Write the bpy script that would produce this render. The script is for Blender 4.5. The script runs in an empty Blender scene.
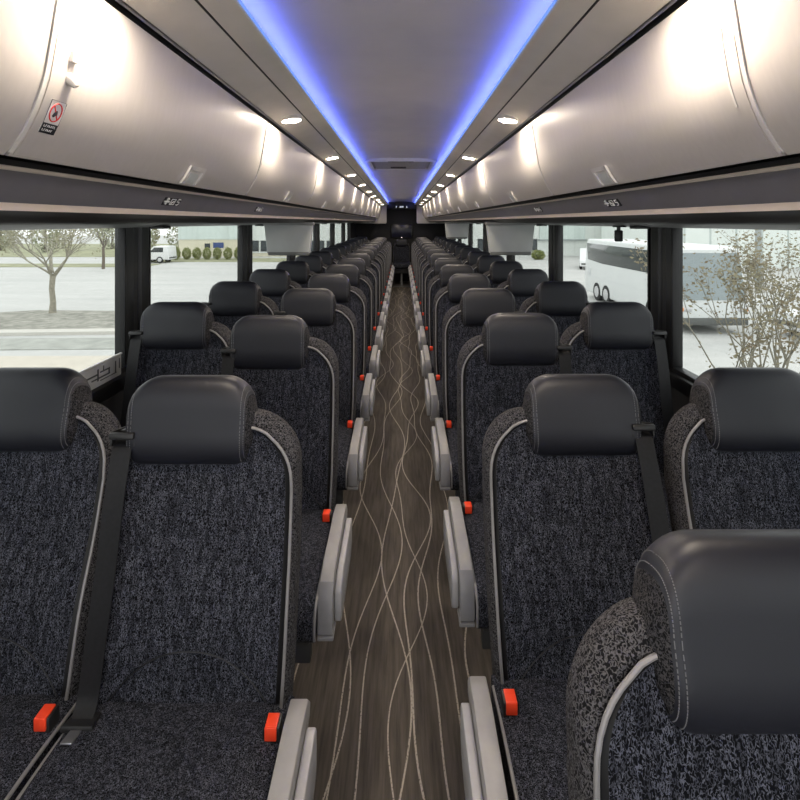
import bpy, bmesh, math, random
from mathutils import Vector, Matrix
random.seed(7)
R = math.radians
sc = bpy.context.scene
C = sc.collection
EYE = 1.65
GZ = -2.55            # car park level below the coach floor
MAT = {}

# ------------------------------------------------------------------ materials
def new_mat(name):
    m = bpy.data.materials.new(name); m.use_nodes = True
    nt = m.node_tree; nt.nodes.clear()
    out = nt.nodes.new('ShaderNodeOutputMaterial')
    b = nt.nodes.new('ShaderNodeBsdfPrincipled')
    nt.links.new(b.outputs[0], out.inputs[0])
    MAT[name] = m
    return m, nt, b

def setc(b, col, rough=.5, metal=0., spec=.5):
    b.inputs['Base Color'].default_value = (*col, 1)
    b.inputs['Roughness'].default_value = rough
    b.inputs['Metallic'].default_value = metal
    b.inputs['Specular IOR Level'].default_value = spec

def N(nt, typ, **kw):
    n = nt.nodes.new(typ)
    for k, v in kw.items(): setattr(n, k, v)
    return n

def coords(nt, scale=(1, 1, 1), kind='Object'):
    tc = N(nt, 'ShaderNodeTexCoord'); mp = N(nt, 'ShaderNodeMapping')
    mp.inputs['Scale'].default_value = scale
    nt.links.new(tc.outputs[kind], mp.inputs[0])
    return mp.outputs[0]

def noise(nt, vec, scale, detail=2., rough=.5, dist=0.):
    n = N(nt, 'ShaderNodeTexNoise')
    n.inputs['Scale'].default_value = scale; n.inputs['Detail'].default_value = detail
    n.inputs['Roughness'].default_value = rough; n.inputs['Distortion'].default_value = dist
    nt.links.new(vec, n.inputs['Vector'])
    return n.outputs['Fac']

def math_(nt, op, a, b=None, c=None, clamp=False):
    n = N(nt, 'ShaderNodeMath', operation=op, use_clamp=clamp)
    for i, v in enumerate((a, b, c)):
        if v is None: continue
        if hasattr(v, 'is_output'): nt.links.new(v, n.inputs[i])
        else: n.inputs[i].default_value = v
    return n.outputs[0]

def ramp(nt, fac, stops):
    r = N(nt, 'ShaderNodeValToRGB')
    e = r.color_ramp.elements
    while len(e) < len(stops): e.new(.5)
    for q, (p, c) in zip(e, stops):
        q.position = p; q.color = (*c, 1)
    nt.links.new(fac, r.inputs[0])
    return r.outputs[0]

def mixc(nt, fac, a, b):
    m = N(nt, 'ShaderNodeMix', data_type='RGBA')
    if hasattr(fac, 'is_output'): nt.links.new(fac, m.inputs[0])
    else: m.inputs[0].default_value = fac
    for v, i in ((a, 6), (b, 7)):
        if hasattr(v, 'is_output'): nt.links.new(v, m.inputs[i])
        else: m.inputs[i].default_value = (*v, 1)
    return m.outputs[2]

def bump(nt, b, h, strength=.2, dist=.002):
    n = N(nt, 'ShaderNodeBump')
    n.inputs['Strength'].default_value = strength; n.inputs['Distance'].default_value = dist
    nt.links.new(h, n.inputs['Height']); nt.links.new(n.outputs[0], b.inputs['Normal'])

def plain(name, col, rough=.5, metal=0., spec=.5, var=.06, scale=20, bmp=0.):
    m, nt, b = new_mat(name)
    setc(b, col, rough, metal, spec)
    n = noise(nt, coords(nt), scale, 3)
    lo = tuple(c * (1 - var) for c in col); hi = tuple(min(1, c * (1 + var)) for c in col)
    nt.links.new(ramp(nt, n, [(.3, lo), (.7, hi)]), b.inputs['Base Color'])
    if bmp: bump(nt, b, n, bmp, .003)
    return m

def fabric(name, dark, light, width, scale, ridge=True, squash=.6):
    m, nt, b = new_mat(name)
    setc(b, dark, .95, 0, .15)
    v = coords(nt, (1, 1, squash))
    n = noise(nt, v, scale, 1.5, .5, .6)
    line = math_(nt, 'SUBTRACT', 1, math_(nt, 'DIVIDE', math_(nt, 'ABSOLUTE', math_(nt, 'SUBTRACT', n, .5)), width), clamp=True)
    if ridge:
        v2 = coords(nt, (1, 1, .22))
        n2 = noise(nt, v2, scale * .33, 2, .6, .8)
        mask = N(nt, 'ShaderNodeMapRange'); mask.inputs[1].default_value = .40; mask.inputs[2].default_value = .56
        mask.inputs[3].default_value = .4
        nt.links.new(n2, mask.inputs[0])
        line = math_(nt, 'MULTIPLY', line, mask.outputs[0])
    nt.links.new(mixc(nt, line, dark, light), b.inputs['Base Color'])
    bump(nt, b, line, .35, .0015)
    return m

fabric('seat_fabric', (.002, .0023, .0040), (.125, .132, .168), .075, 300)
fabric('side_fabric', (.0068, .0068, .008), (.11, .107, .114), .10, 210, False, 1)
fabric('cap_fabric', (.005, .005, .006), (.07, .068, .072), .10, 230, False, 1)

m, nt, b = new_mat('leather'); setc(b, (.0098, .0107, .0165), .46, 0, .5)
nn = noise(nt, coords(nt), 420, 3, .6); bump(nt, b, nn, .10, .0008)
n2 = noise(nt, coords(nt), 9, 2)
nt.links.new(ramp(nt, n2, [(.3, (.42,) * 3), (.7, (.50,) * 3)]), b.inputs['Roughness'])

plain('piping_silver', (.23, .226, .23), .4, .2, .5, .05, 60)
plain('trim_black', (.008, .008, .009), .45, 0, .4)
plain('belt_webbing', (.006, .006, .0075), .55, 0, .35, .3, 120)
plain('black_plastic', (.012, .012, .013), .42)
plain('dark_plastic', (.035, .036, .038), .5)
plain('armrest_grey', (.31, .305, .30), .42, 0, .5, .05, 30)
plain('armrest_end', (.23, .23, .24), .42, 0, .5, .05, 30)
plain('armrest_panel', (.35, .35, .365), .45, 0, .5, .05, 30)
plain('base_metal', (.16, .165, .17), .45, .4)
plain('red_plastic', (.85, .06, .018), .4)
plain('thread', (.14, .14, .15), .8)
plain('steel', (.5, .5, .52), .3, .9)
plain('pillar_black', (.005, .005, .0055), .4)
plain('wall_dark', (.022, .022, .024), .6)
plain('rear_black', (.006, .006, .007), .6)
plain('ceiling_vinyl', (.84, .81, .81), .55, 0, .4, .03, 6)
plain('soffit_grey', (.80, .755, .70), .5, 0, .4, .03, 12)
plain('seam_dark', (.05, .045, .042), .6)
plain('chrome', (.22, .22, .225), .38, .8)
plain('vent_grey', (.34, .34, .33), .5)
plain('vent_white', (.82, .82, .82), .45)
plain('screen_housing', (.37, .385, .38), .5, 0, .4, .04, 10)
plain('screen_edge', (.11, .115, .11), .5)
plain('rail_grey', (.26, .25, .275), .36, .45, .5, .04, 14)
plain('rail_tan_glare', (.92, .79, .69), .3, .1, .5, .04, 14)  # tan lip; the glare streak along it is put into the pale base colour
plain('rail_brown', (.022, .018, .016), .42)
plain('shade_grey', (.20, .20, .20), .5, .2)
plain('white_ink', (.8, .8, .8), .5)
plain('red_ink', (.7, .03, .03), .5)
plain('paper_white', (.74, .73, .72), .5)
plain('sign_black', (.01, .01, .016), .4)
plain('latch_grey', (.62, .60, .58), .35)
plain('sill_grey', (.30, .31, .31), .5)
plain('plate_grey', (.55, .57, .57), .5)
plain('ink_dark', (.09, .095, .10), .6)

# brushed satin paint of the overhead bins
m, nt, b = new_mat('bin_paint'); setc(b, (.6, .56, .53), .38, .2, .5)
n = noise(nt, coords(nt, (1, 1, .03)), 90, 2)
nt.links.new(ramp(nt, n, [(.3, (.60, .56, .53)), (.7, (.625, .585, .555))]), b.inputs['Base Color'])
nt.links.new(ramp(nt, n, [(.3, (.375,) * 3), (.7, (.395,) * 3)]), b.inputs['Roughness'])
plain('bin_trim', (.68, .65, .63), .4)

def emit(name, col, strength):
    m = bpy.data.materials.new(name); m.use_nodes = True
    nt = m.node_tree; nt.nodes.clear()
    o = nt.nodes.new('ShaderNodeOutputMaterial'); e = nt.nodes.new('ShaderNodeEmission')
    e.inputs[0].default_value = (*col, 1); e.inputs[1].default_value = strength
    nt.links.new(e.outputs[0], o.inputs[0]); MAT[name] = m
emit('lamp_glow', (1, .86, .69), 170)
emit('led_blue', (.11, .16, 1.0), 12)
emit('led_edge', (.22, .38, 1.0), .42)
emit('display_white', (.8, .85, 1), .35)
emit('indicator', (1, .95, .9), .8)

# tinted window glass: transparent with a thin mirror coat
m = bpy.data.materials.new('window_glass'); m.use_nodes = True; MAT['window_glass'] = m
nt = m.node_tree; nt.nodes.clear()
o = N(nt, 'ShaderNodeOutputMaterial'); tr = N(nt, 'ShaderNodeBsdfTransparent'); gl = N(nt, 'ShaderNodeBsdfGlossy')
tr.inputs[0].default_value = (.82, .836, .822, 1); gl.inputs['Roughness'].default_value = .02
lw = N(nt, 'ShaderNodeLayerWeight'); lw.inputs[0].default_value = .5
fac = math_(nt, 'MULTIPLY_ADD', math_(nt, 'POWER', lw.outputs['Facing'], 5), .35, .02)
mx = N(nt, 'ShaderNodeMixShader')
nt.links.new(fac, mx.inputs[0]); nt.links.new(tr.outputs[0], mx.inputs[1]); nt.links.new(gl.outputs[0], mx.inputs[2])
nt.links.new(mx.outputs[0], o.inputs[0])

# aisle carpet: wood-grain like streaks and wandering pale lines
m, nt, b = new_mat('carpet'); setc(b, (.1, .09, .08), .85, 0, .25)
st = noise(nt, coords(nt, (1, .06, 1)), 60, 4, .65)
bl = noise(nt, coords(nt, (1, .5, 1)), 3.2, 3)
base = mixc(nt, bl, ramp(nt, st, [(.3, (.042, .036, .031)), (.72, (.090, .079, .068))]), ramp(nt, st, [(.3, (.064, .056, .049)), (.72, (.150, .131, .110))]))
tc = N(nt, 'ShaderNodeTexCoord'); sp = N(nt, 'ShaderNodeSeparateXYZ'); nt.links.new(tc.outputs['Object'], sp.inputs[0])
X, Y = sp.outputs[0], sp.outputs[1]
mask = None
rl = random.Random(3)
for a in (-.62, -.50, -.33, -.235, -.17, -.085, -.03, .035, .075, .15, .225, .31, .48, .60):
    A, B = rl.uniform(.035, .07), rl.uniform(.012, .03)
    s1 = math_(nt, 'MULTIPLY', math_(nt, 'SINE', math_(nt, 'MULTIPLY_ADD', Y, rl.uniform(2.6, 3.9), rl.uniform(0, 6.3))), A)
    s2 = math_(nt, 'MULTIPLY', math_(nt, 'SINE', math_(nt, 'MULTIPLY_ADD', Y, rl.uniform(5, 7.5), rl.uniform(0, 6.3))), B)
    d = math_(nt, 'ABSOLUTE', math_(nt, 'SUBTRACT', X, math_(nt, 'ADD', math_(nt, 'ADD', s1, s2), a)))
    l = math_(nt, 'LESS_THAN', d, rl.uniform(.0022, .0034))
    mask = l if mask is None else math_(nt, 'MAXIMUM', mask, l)
brk = noise(nt, coords(nt), 220, 2)
mask = math_(nt, 'MULTIPLY', mask, math_(nt, 'GREATER_THAN', brk, .40))
nt.links.new(mixc(nt, math_(nt, 'MULTIPLY', mask, .9), base, (.44, .40, .34)), b.inputs['Base Color'])
bump(nt, b, st, .3, .002)

# outdoors
m, nt, b = new_mat('asphalt'); setc(b, (.5, .5, .48), .9, 0, .2)
n1 = noise(nt, coords(nt, (.5, 3, 1)), .25, 3, .6)
n3 = noise(nt, coords(nt), 2.5, 3)
nt.links.new(mixc(nt, .25, ramp(nt, n1, [(.3, (.43, .435, .42)), (.7, (.535, .532, .51))]), ramp(nt, n3, [(.3, (.40, .40, .39)), (.7, (.54, .54, .525))])), b.inputs['Base Color'])
plain('kerb', (.54, .525, .48), .9, 0, .2)
plain('sidewalk', (.54, .50, .43), .9, 0, .2, .05, 2)
plain('mulch', (.30, .295, .26), .95, 0, .1, .3, 3)
plain('grey_strip', (.36, .37, .34), .95, 0, .1, .15, 2)
plain('lawn', (.31, .315, .21), .95, 0, .1, .2, 1)
plain('bark', (.16, .135, .11), .9, 0, .2, .25, 12)
plain('bark_grey', (.30, .28, .225), .9, 0, .2, .2, 10)
def leafmat(name, c1, c2):
    m, nt, b = new_mat(name); setc(b, c1, .8, 0, .2)
    n = noise(nt, coords(nt), 1.7, 3)
    nt.links.new(ramp(nt, n, [(.35, c1), (.65, c2)]), b.inputs['Base Color'])
leafmat('leaf_olive', (.25, .235, .15), (.34, .32, .22))
leafmat('leaf_overexposed', (.27, .285, .19), (.38, .38, .28))  # albedo lightened to paint in the overexposed look of distant foliage
leafmat('leaf_brown', (.20, .155, .10), (.27, .25, .165))
leafmat('leaf_hedge', (.15, .18, .055), (.27, .29, .11))
plain('car_white', (.70, .71, .71), .3, 0, .5, .02, 3)
plain('coach_white', (.60, .62, .615), .3, 0, .5, .02, 2)
plain('dark_glass', (.035, .042, .042), .08)
plain('grey_glass', (.24, .28, .29), .12)
plain('tyre', (.02, .02, .02), .8)
plain('rim_grey', (.55, .55, .56), .35, .6)
plain('amber', (.85, .28, .05), .4)
plain('bumper_dark', (.10, .105, .10), .6)
def ribbed(name, c1, c2, freq, axis=0):
    m, nt, b = new_mat(name); setc(b, c1, .6, 0, .3)
    tc = N(nt, 'ShaderNodeTexCoord'); sp = N(nt, 'ShaderNodeSeparateXYZ'); nt.links.new(tc.outputs['Object'], sp.inputs[0])
    f = math_(nt, 'FRACT', math_(nt, 'MULTIPLY', sp.outputs[axis], freq))
    l = math_(nt, 'LESS_THAN', f, .08)
    nt.links.new(mixc(nt, l, c1, c2), b.inputs['Base Color'])
ribbed('wall_green', (.56, .63, .60), (.47, .54, .51), 1.4)
ribbed('wall_white', (.66, .69, .66), (.60, .63, .60), .4)
ribbed('wall_panel', (.66, .70, .67), (.44, .49, .47), .42)
plain('wall_cream', (.63, .60, .47), .8, 0, .2, .03, 1)
plain('window_dark', (.05, .06, .065), .2)
plain('window_blue', (.06, .09, .22), .2)
plain('pole_grey', (.30, .33, .33), .5)

# ------------------------------------------------------------------ geometry helpers
def mesh(name, verts, faces, mats, mi=None, smooth=True):
    me = bpy.data.meshes.new(name)
    me.from_pydata([tuple(v) for v in verts], [], faces)
    for k in ([mats] if isinstance(mats, str) else mats): me.materials.append(MAT[k])
    if mi:
        for p, i in zip(me.polygons, mi): p.material_index = i
    bm = bmesh.new(); bm.from_mesh(me)
    bmesh.ops.recalc_face_normals(bm, faces=bm.faces)
    bm.to_mesh(me); bm.free()
    if smooth:
        for p in me.polygons: p.use_smooth = True
        me.set_sharp_from_angle(angle=R(38))
    me.update()
    return me

def obj(name, me, parent=None, loc=(0, 0, 0), rot=(0, 0, 0)):
    o = bpy.data.objects.new(name, me); C.objects.link(o)
    o.parent = parent; o.location = loc; o.rotation_euler = rot
    return o

class MB:
    """collects pieces of ONE part"""
    def __init__(s): s.v, s.f, s.i = [], [], []
    def add(s, v, f, mi=0):
        n = len(s.v); s.v += [Vector(p) for p in v]
        s.f += [tuple(a + n for a in q) for q in f]
        s.i += (mi if isinstance(mi, list) else [mi] * len(f)); return s
    def box(s, x0, x1, y0, y1, z0, z1, bev=0., mi=0, seg=2):
        bm = bmesh.new(); bmesh.ops.create_cube(bm, size=1)
        for v in bm.verts:
            v.co = Vector(((x0 + x1) / 2 + v.co.x * (x1 - x0), (y0 + y1) / 2 + v.co.y * (y1 - y0), (z0 + z1) / 2 + v.co.z * (z1 - z0)))
        if bev: bmesh.ops.bevel(bm, geom=list(bm.edges), offset=bev, segments=seg, affect='EDGES', profile=.5)
        return s._bm(bm, mi)
    def _bm(s, bm, mi):
        bm.verts.index_update()
        s.add([v.co.copy() for v in bm.verts], [tuple(v.index for v in f.verts) for f in bm.faces], mi); bm.free(); return s
    def prism(s, pts, axis, a0, a1, bev=0., mi=0, seg=2):
        """closed 2D outline extruded along axis ('x': pts=(y,z), 'y': (x,z), 'z': (x,y))"""
        def P(p, a): return {'x': (a, p[0], p[1]), 'y': (p[0], a, p[1]), 'z': (p[0], p[1], a)}[axis]
        bm = bmesh.new()
        A = [bm.verts.new(P(p, a0)) for p in pts]; B = [bm.verts.new(P(p, a1)) for p in pts]
        n = len(pts)
        bm.faces.new(A); bm.faces.new(B[::-1])
        for i in range(n): bm.faces.new((A[i], B[i], B[(i + 1) % n], A[(i + 1) % n]))
        bmesh.ops.recalc_face_normals(bm, faces=bm.faces)
        if bev:
            ed = [e for e in bm.edges if (e.verts[0] in A) == (e.verts[1] in A)]
            bmesh.ops.bevel(bm, geom=ed, offset=bev, segments=seg, affect='EDGES', profile=.5)
        return s._bm(bm, mi)
    def tube(s, path, r, n=8, cap=True, mi=0):
        path = [Vector(p) for p in path]; m = len(path)
        rr = r if isinstance(r, (list, tuple)) else [r] * m
        v, f = [], []
        up = None
        for i, p in enumerate(path):
            t = (path[min(i + 1, m - 1)] - path[max(i - 1, 0)]).normalized()
            if up is None:
                up = t.orthogonal().normalized()
            up = (up - t * up.dot(t))
            up = up.normalized() if up.length > 1e-6 else t.orthogonal().normalized()
            w = t.cross(up)
            for k in range(n):
                a = 2 * math.pi * k / n
                v.append(p + (up * math.cos(a) + w * math.sin(a)) * rr[i])
        for i in range(m - 1):
            for k in range(n):
                k2 = (k + 1) % n
                f.append((i * n + k, i * n + k2, (i + 1) * n + k2, (i + 1) * n + k))
        if cap: f.append(tuple(range(n))[::-1]); f.append(tuple((m - 1) * n + k for k in range(n)))
        return s.add(v, f, mi)
    def cyl(s, c, axis, r, h, n=20, bev=0., mi=0):
        pts = [(c[{'x': 1, 'y': 0, 'z': 0}[axis]] + r * math.cos(2 * math.pi * k / n), c[{'x': 2, 'y': 2, 'z': 1}[axis]] + r * math.sin(2 * math.pi * k / n)) for k in range(n)]
        a = c['xyz'.index(axis)]
        return s.prism(pts, axis, a - h / 2, a + h / 2, bev, mi)
    def strip(s, prof, y0, y1, mi=0, ny=1):
        """open (x,z) profile swept along y; mi may be one index per profile segment"""
        m = len(prof); v, f, ii = [], [], []
        for j in range(ny + 1):
            y = y0 + (y1 - y0) * j / ny
            v += [(p[0], y, p[1]) for p in prof]
        for j in range(ny):
            for i in range(m - 1):
                f.append((j * m + i, j * m + i + 1, (j + 1) * m + i + 1, (j + 1) * m + i)); ii.append(mi[i] if isinstance(mi, list) else mi)
        return s.add(v, f, ii)
    def me(s, name, mats, smooth=True): return mesh(name, s.v, s.f, mats, s.i, smooth)
    def obj(s, name, mats, parent=None, loc=(0, 0, 0), rot=(0, 0, 0), smooth=True):
        return obj(name, s.me(name, mats, smooth), parent, loc, rot)

def tag(o, label, cat, group=None, kind=None):
    o['label'] = label; o['category'] = cat
    if group: o['group'] = group
    if kind: o['kind'] = kind
    return o
def empty(name, loc, label, cat, group=None, rz=0):
    o = obj(name, None, None, loc, (0, 0, rz)); o.empty_display_size = .1
    return tag(o, label, cat, group)
def struct(o, label, cat):
    return tag(o, label, cat, None, 'structure')
def copy_tree(o, loc, tilt=None):
    r = o.copy(); C.objects.link(r); r.location = loc
    for ch in KIDS[o.name]:
        c = ch.copy(); C.objects.link(c); c.parent = r
        for g in KIDS.get(ch.name, []):
            d = g.copy(); C.objects.link(d); d.parent = c
    return r
KIDS = {}
def reg(root):
    for o in list(C.objects):
        if o.parent is not None: KIDS.setdefault(o.parent.name, [])
    def walk(o, allo):
        KIDS[o.name] = [c for c in allo if c.parent == o]
        for c in KIDS[o.name]: walk(c, allo)
    walk(root, list(C.objects))

def smoothstep(t): t = max(0, min(1, t)); return t * t * (3 - 2 * t)

# ------------------------------------------------------------------ seat parts (shared meshes)
PZ = .57                    # back pivot height
HW, TOP, RAD = .218, .594, .130   # front panel half width, top and corner radius (back frame, above pivot)
def halfw(z, hw=HW, top=TOP, rad=RAD):
    taper = 1 - .05 * smoothstep((.18 - z) / .30) - .02 * smoothstep((z - .15) / .4)
    if z > top - rad:
        q = (z - (top - rad)) / rad
        return (hw - rad) * taper + rad * taper * math.sqrt(max(0, 1 - q * q))
    return hw * taper
def yfront(u, z):           # u in -1..1 across; lumbar swell and shallow side bolsters
    lum = -.022 * math.exp(-((z - .16) / .13) ** 2)
    return lum + .012 * u * u * (1 if z < .45 else .6) - .020 * (abs(u) ** 3) + .006

def back_panel_mesh():
    nz, nu = 30, 16
    mb = MB(); v, f, mi = [], [], []
    zs = [-.10 + (TOP + .10) * math.sin(math.pi / 2 * (j / nz) ** .9) for j in range(nz + 1)]
    us = [math.sin(math.pi / 2 * (-1 + 2 * i / nu)) for i in range(nu + 1)]
    us = [-1, -.945] + [x * .90 for x in us[0:]] + [.945, 1]
    m = len(us)
    for z in zs:
        w = max(halfw(z), .004)
        for u in us:
            e = .010 if abs(u) > .99 else 0
            v.append((u * w, yfront(u, z) + e, z))
    for j in range(nz):
        for i in range(m - 1):
            f.append((j * m + i, j * m + i + 1, (j + 1) * m + i + 1, (j + 1) * m + i))
            mi.append(1 if i in (0, m - 2) else 0)
    mb.add(v, f, mi)
    return mb.me('back_panel', ['seat_fabric', 'trim_black'])
def outline(z0, off=0., yo=0.):
    pts = []
    n = 26
    zs = [z0 + (TOP - z0) * math.sin(math.pi / 2 * (j / n) ** .9) for j in range(n + 1)]
    R_ = [(halfw(z) + off, yfront(1, z) + yo, z + (off if z > TOP - .02 else 0)) for z in zs]
    return R_
def back_shell_mesh():
    # lofted horizontal slices: bolster rolls from the panel edge out and round to the back
    nz = 30; mb = MB(); v, f = [], []
    OT = TOP + .034
    def outer(z): return halfw(z, HW + .016, OT, RAD - .010)
    zs = [-.13 + (OT + .13) * math.sin(math.pi / 2 * (j / nz) ** .9) for j in range(nz + 1)]
    prev = 0
    for z in zs:
        zi = min(z, TOP)
        wi = max(halfw(zi) - .002, .002) * (1 if z <= TOP else .6); wo = max(outer(z), wi + .001)
        yf = yfront(1, zi) + .006
        k = 1 - .35 * smoothstep((z - .42) / .2)
        ring = []
        for sgn in (-1, 1):
            side = [(wi, yf), (wi + (wo - wi) * .45, yf - .004), (wi + (wo - wi) * .85, yf + .010), (wo, yf + .032 * k),
                    (wo, yf + .065 * k), (wo - .012, yf + .095 * k), (wo * .75, yf + .108 * k), (wo * .35, yf + .112 * k)]
            side = [(sgn * max(a, 0), bb) for a, bb in side]
            ring += side if sgn < 0 else side[::-1]
        v += [(a, bb, z) for a, bb in ring]
    n = 16
    for j in range(nz):
        for i in range(n - 1):
            f.append((j * n + i, j * n + i + 1, (j + 1) * n + i + 1, (j + 1) * n + i))
    f.append(tuple(nz * n + i for i in range(n)))
    mb.add(v, f)
    return mb.me('backrest', ['side_fabric'])
def piping_mesh():
    r = outline(-.09, .003, -.001)
    l = [(-a, bb, c) for a, bb, c in r]
    return MB().tube(r[::1] + l[::-1], .0037, 8).me('piping', ['piping_silver'])
def seam_mesh():
    pts = []
    for i in range(25):
        u = -1 + 2 * i / 24
        z = .115 - .13 * abs(u) ** 2.2
        w = halfw(z)
        pts.append((u * w * .93, yfront(u * .93, z) - .0005, z))
    return MB().tube(pts, .0014, 6).me('lumbar_seam', ['trim_black'])
HX, HCZ, HHZ, HHY = .147, .611, .106, .054
def corner(e, r):
    return 0 if e >= r else r - math.sqrt(max(0, r * r - (r - e) ** 2))
def head_section(t, a):
    """t along the width, a angle round the section"""
    e = (1 - abs(t)) * HX
    ca, sa = math.cos(a), math.sin(a)
    p = 2 / 2.7
    y = math.copysign(abs(ca) ** p, ca); z = math.copysign(abs(sa) ** p, sa)
    hz = HHZ - (.95 * corner(e, .070) if z > 0 else .9 * corner(e, .034))
    hy = HHY - .45 * corner(e, .020)
    return -y * hy + .022 - .012 * max(0, z), z * hz + HCZ
def headrest_mesh():
    mb = MB(); v, f, mi = [], [], []
    n, m = 36, 30
    ts = [math.sin(math.pi / 2 * (-1 + 2 * j / m)) for j in range(m + 1)]
    for t in ts:
        for k in range(n):
            y, z = head_section(t, 2 * math.pi * k / n)
            v.append((t * HX, y, z))
    for j in range(m):
        cap = abs((ts[j] + ts[j + 1]) / 2) > .965
        for k in range(n):
            k2 = (k + 1) % n
            f.append((j * n + k, j * n + k2, (j + 1) * n + k2, (j + 1) * n + k)); mi.append(1 if cap else 0)
    for j, sg in ((0, -1), (m, 1)):          # softly bulged fabric ends
        ring = [Vector(q) for q in v[j * n:(j + 1) * n]]; cen = sum(ring, Vector()) / n
        prev = [j * n + k for k in range(n)]
        for sc_, bu in ((.8, .006), (.5, .010), (.2, .012)):
            base = len(v)
            v += [cen + (q - cen) * sc_ + Vector((sg * bu, 0, 0)) for q in ring]
            for k in range(n):
                f.append((prev[k], prev[(k + 1) % n], base + (k + 1) % n, base + k)); mi.append(1)
            prev = [base + k for k in range(n)]
        f.append(tuple(prev)); mi.append(1)
    mb.add(v, f, mi)
    return mb.me('headrest', ['leather', 'cap_fabric'])
def stitch_mesh(t):
    mb = MB(); n = 66
    for k in range(n):
        a0 = math.pi * (-.40 + 1.30 * k / n)
        p = []
        for a in (a0, a0 + math.pi * 1.30 / n * .62):
            y, z = head_section(t, a)
            p.append(Vector((t * HX, y, z)) + Vector((0, y - .04, z - HCZ)).normalized() * .0004)
        mb.tube(p, .00075, 4)
    return mb.me('stitching', ['thread'])
def cushion_mesh():
    # rounded block with a waterfall front, front at -Y
    mb = MB(); v, f = [], []
    nx, ny = 14, 18
    W = .236
    xs = [math.sin(math.pi / 2 * (-1 + 2 * i / nx)) for i in range(nx + 1)]
    path = []                       # side profile (y,z) over top from back to front and under
    for j in range(ny + 1):
        t = j / ny
        path.append((.03 - .44 * t, .565 + .022 * math.sin(t * 2.6) - .012 * t))
    zf = path[-1][1]
    for k in range(1, 8):
        a = math.pi / 2 * k / 7
        path.append((-.41 - .06 * math.sin(a), zf - .06 + .06 * math.cos(a)))
    path += [(-.468, .455), (-.45, .435), (-.1, .43), (.03, .43)]
    m = nx + 1
    for (y, z) in path:
        for u in xs:
            drop = .020 * abs(u) ** 8 if z > .50 else 0
            dish = .012 * (1 - u * u) if z > .54 else 0
            v.append((u * W, y, z - drop - dish + .006))
    for j in range(len(path) - 1):
        for i in range(nx):
            f.append((j * m + i, j * m + i + 1, (j + 1) * m + i + 1, (j + 1) * m + i))
    L = len(path)
    f.append(tuple(j * m for j in range(L))); f.append(tuple(j * m + nx for j in range(L)))
    mb.add(v, f)
    return mb.me('seat_cushion', ['seat_fabric'])
def cushion_piping_mesh(sgn):
    p = []
    for j in range(19):
        t = j / 18
        p.append((sgn * .236, .0 - .41 * t, .565 + .022 * math.sin(t * 2.6) - .012 * t - .014))
    for k in range(1, 8):
        a = math.pi / 2 * k / 7
        p.append((sgn * .236, -.41 - .06 * math.sin(a), p[18][2] - .06 + .06 * math.cos(a)))
    p.append((sgn * .236, -.468, .46))
    return MB().tube(p, .004, 8).me('cushion_piping', ['piping_silver'])
def armrest_mesh(sgn):
    prof = [(-.005, .575), (-.03, .603), (-.10, .612), (-.33, .597), (-.395, .578), (-.425, .540), (-.425, .445), (-.38, .440), (-.355, .50), (-.30, .535), (-.06, .54), (-.01, .548)]
    a, c = .240, .280
    mb = MB().prism(prof, 'x', sgn * a, sgn * c, .004, 0)
    return mb.me('armrest', ['armrest_grey'])
def arm_front_mesh(sgn):
    mb = MB().prism([(-.3965, .578), (-.4285, .541), (-.430, .447), (-.420, .441), (-.415, .53), (-.385, .565)], 'x', sgn * .238, sgn * .282, .003)
    mb.box(min(sgn * .238, sgn * .285), max(sgn * .238, sgn * .285), -.434, -.37, .430, .442, .003)
    return mb.me('armrest_front', ['armrest_end'])
def arm_panel_mesh(sgn):
    prof = []
    for k in range(28):
        a = 2 * math.pi * k / 28
        ca, sa = math.cos(a), math.sin(a); p = 2 / 5.5
        prof.append((-.215 + .165 * math.copysign(abs(ca) ** p, ca), .505 + .062 * math.copysign(abs(sa) ** p, sa) - .02 * ca * -1 * .9 - .0))
    return MB().prism(prof, 'x', sgn * .281, sgn * .302, .004).me('side_panel', ['armrest_panel'])
def base_mesh():
    mb = MB()
    mb.box(-.21, .21, -.40, .02, .385, .428, .008)
    mb.box(-.205, .205, -.09, -.05, .30, .385, .005)
    mb.box(-.205, .205, -.36, -.32, .30, .385, .005)
    return mb.me('seat_frame', ['dark_plastic'])
def leg_mesh():
    mb = MB()
    mb.prism([(-.36, .0), (-.05, .0), (-.05, .02), (-.13, .05), (-.15, .31), (-.27, .31), (-.29, .05), (-.36, .02)], 'x', -.025, .025, .004)
    return mb.me('pedestal_leg', ['base_metal'])
def belt_path(w):
    # back frame coordinates; w = sign towards the window
    return [(w * .189, .060, .545), (w * .190, .030, .566), (w * .190, -.022, .560), (w * .190, -.036, .50), (w * .192, -.040, .41), (w * .194, -.040, .30),
            (w * .199, -.040, .18), (w * .204, -.036, .10), (w * .208, -.035, .03), (w * .205, -.06, .005)]
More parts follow.
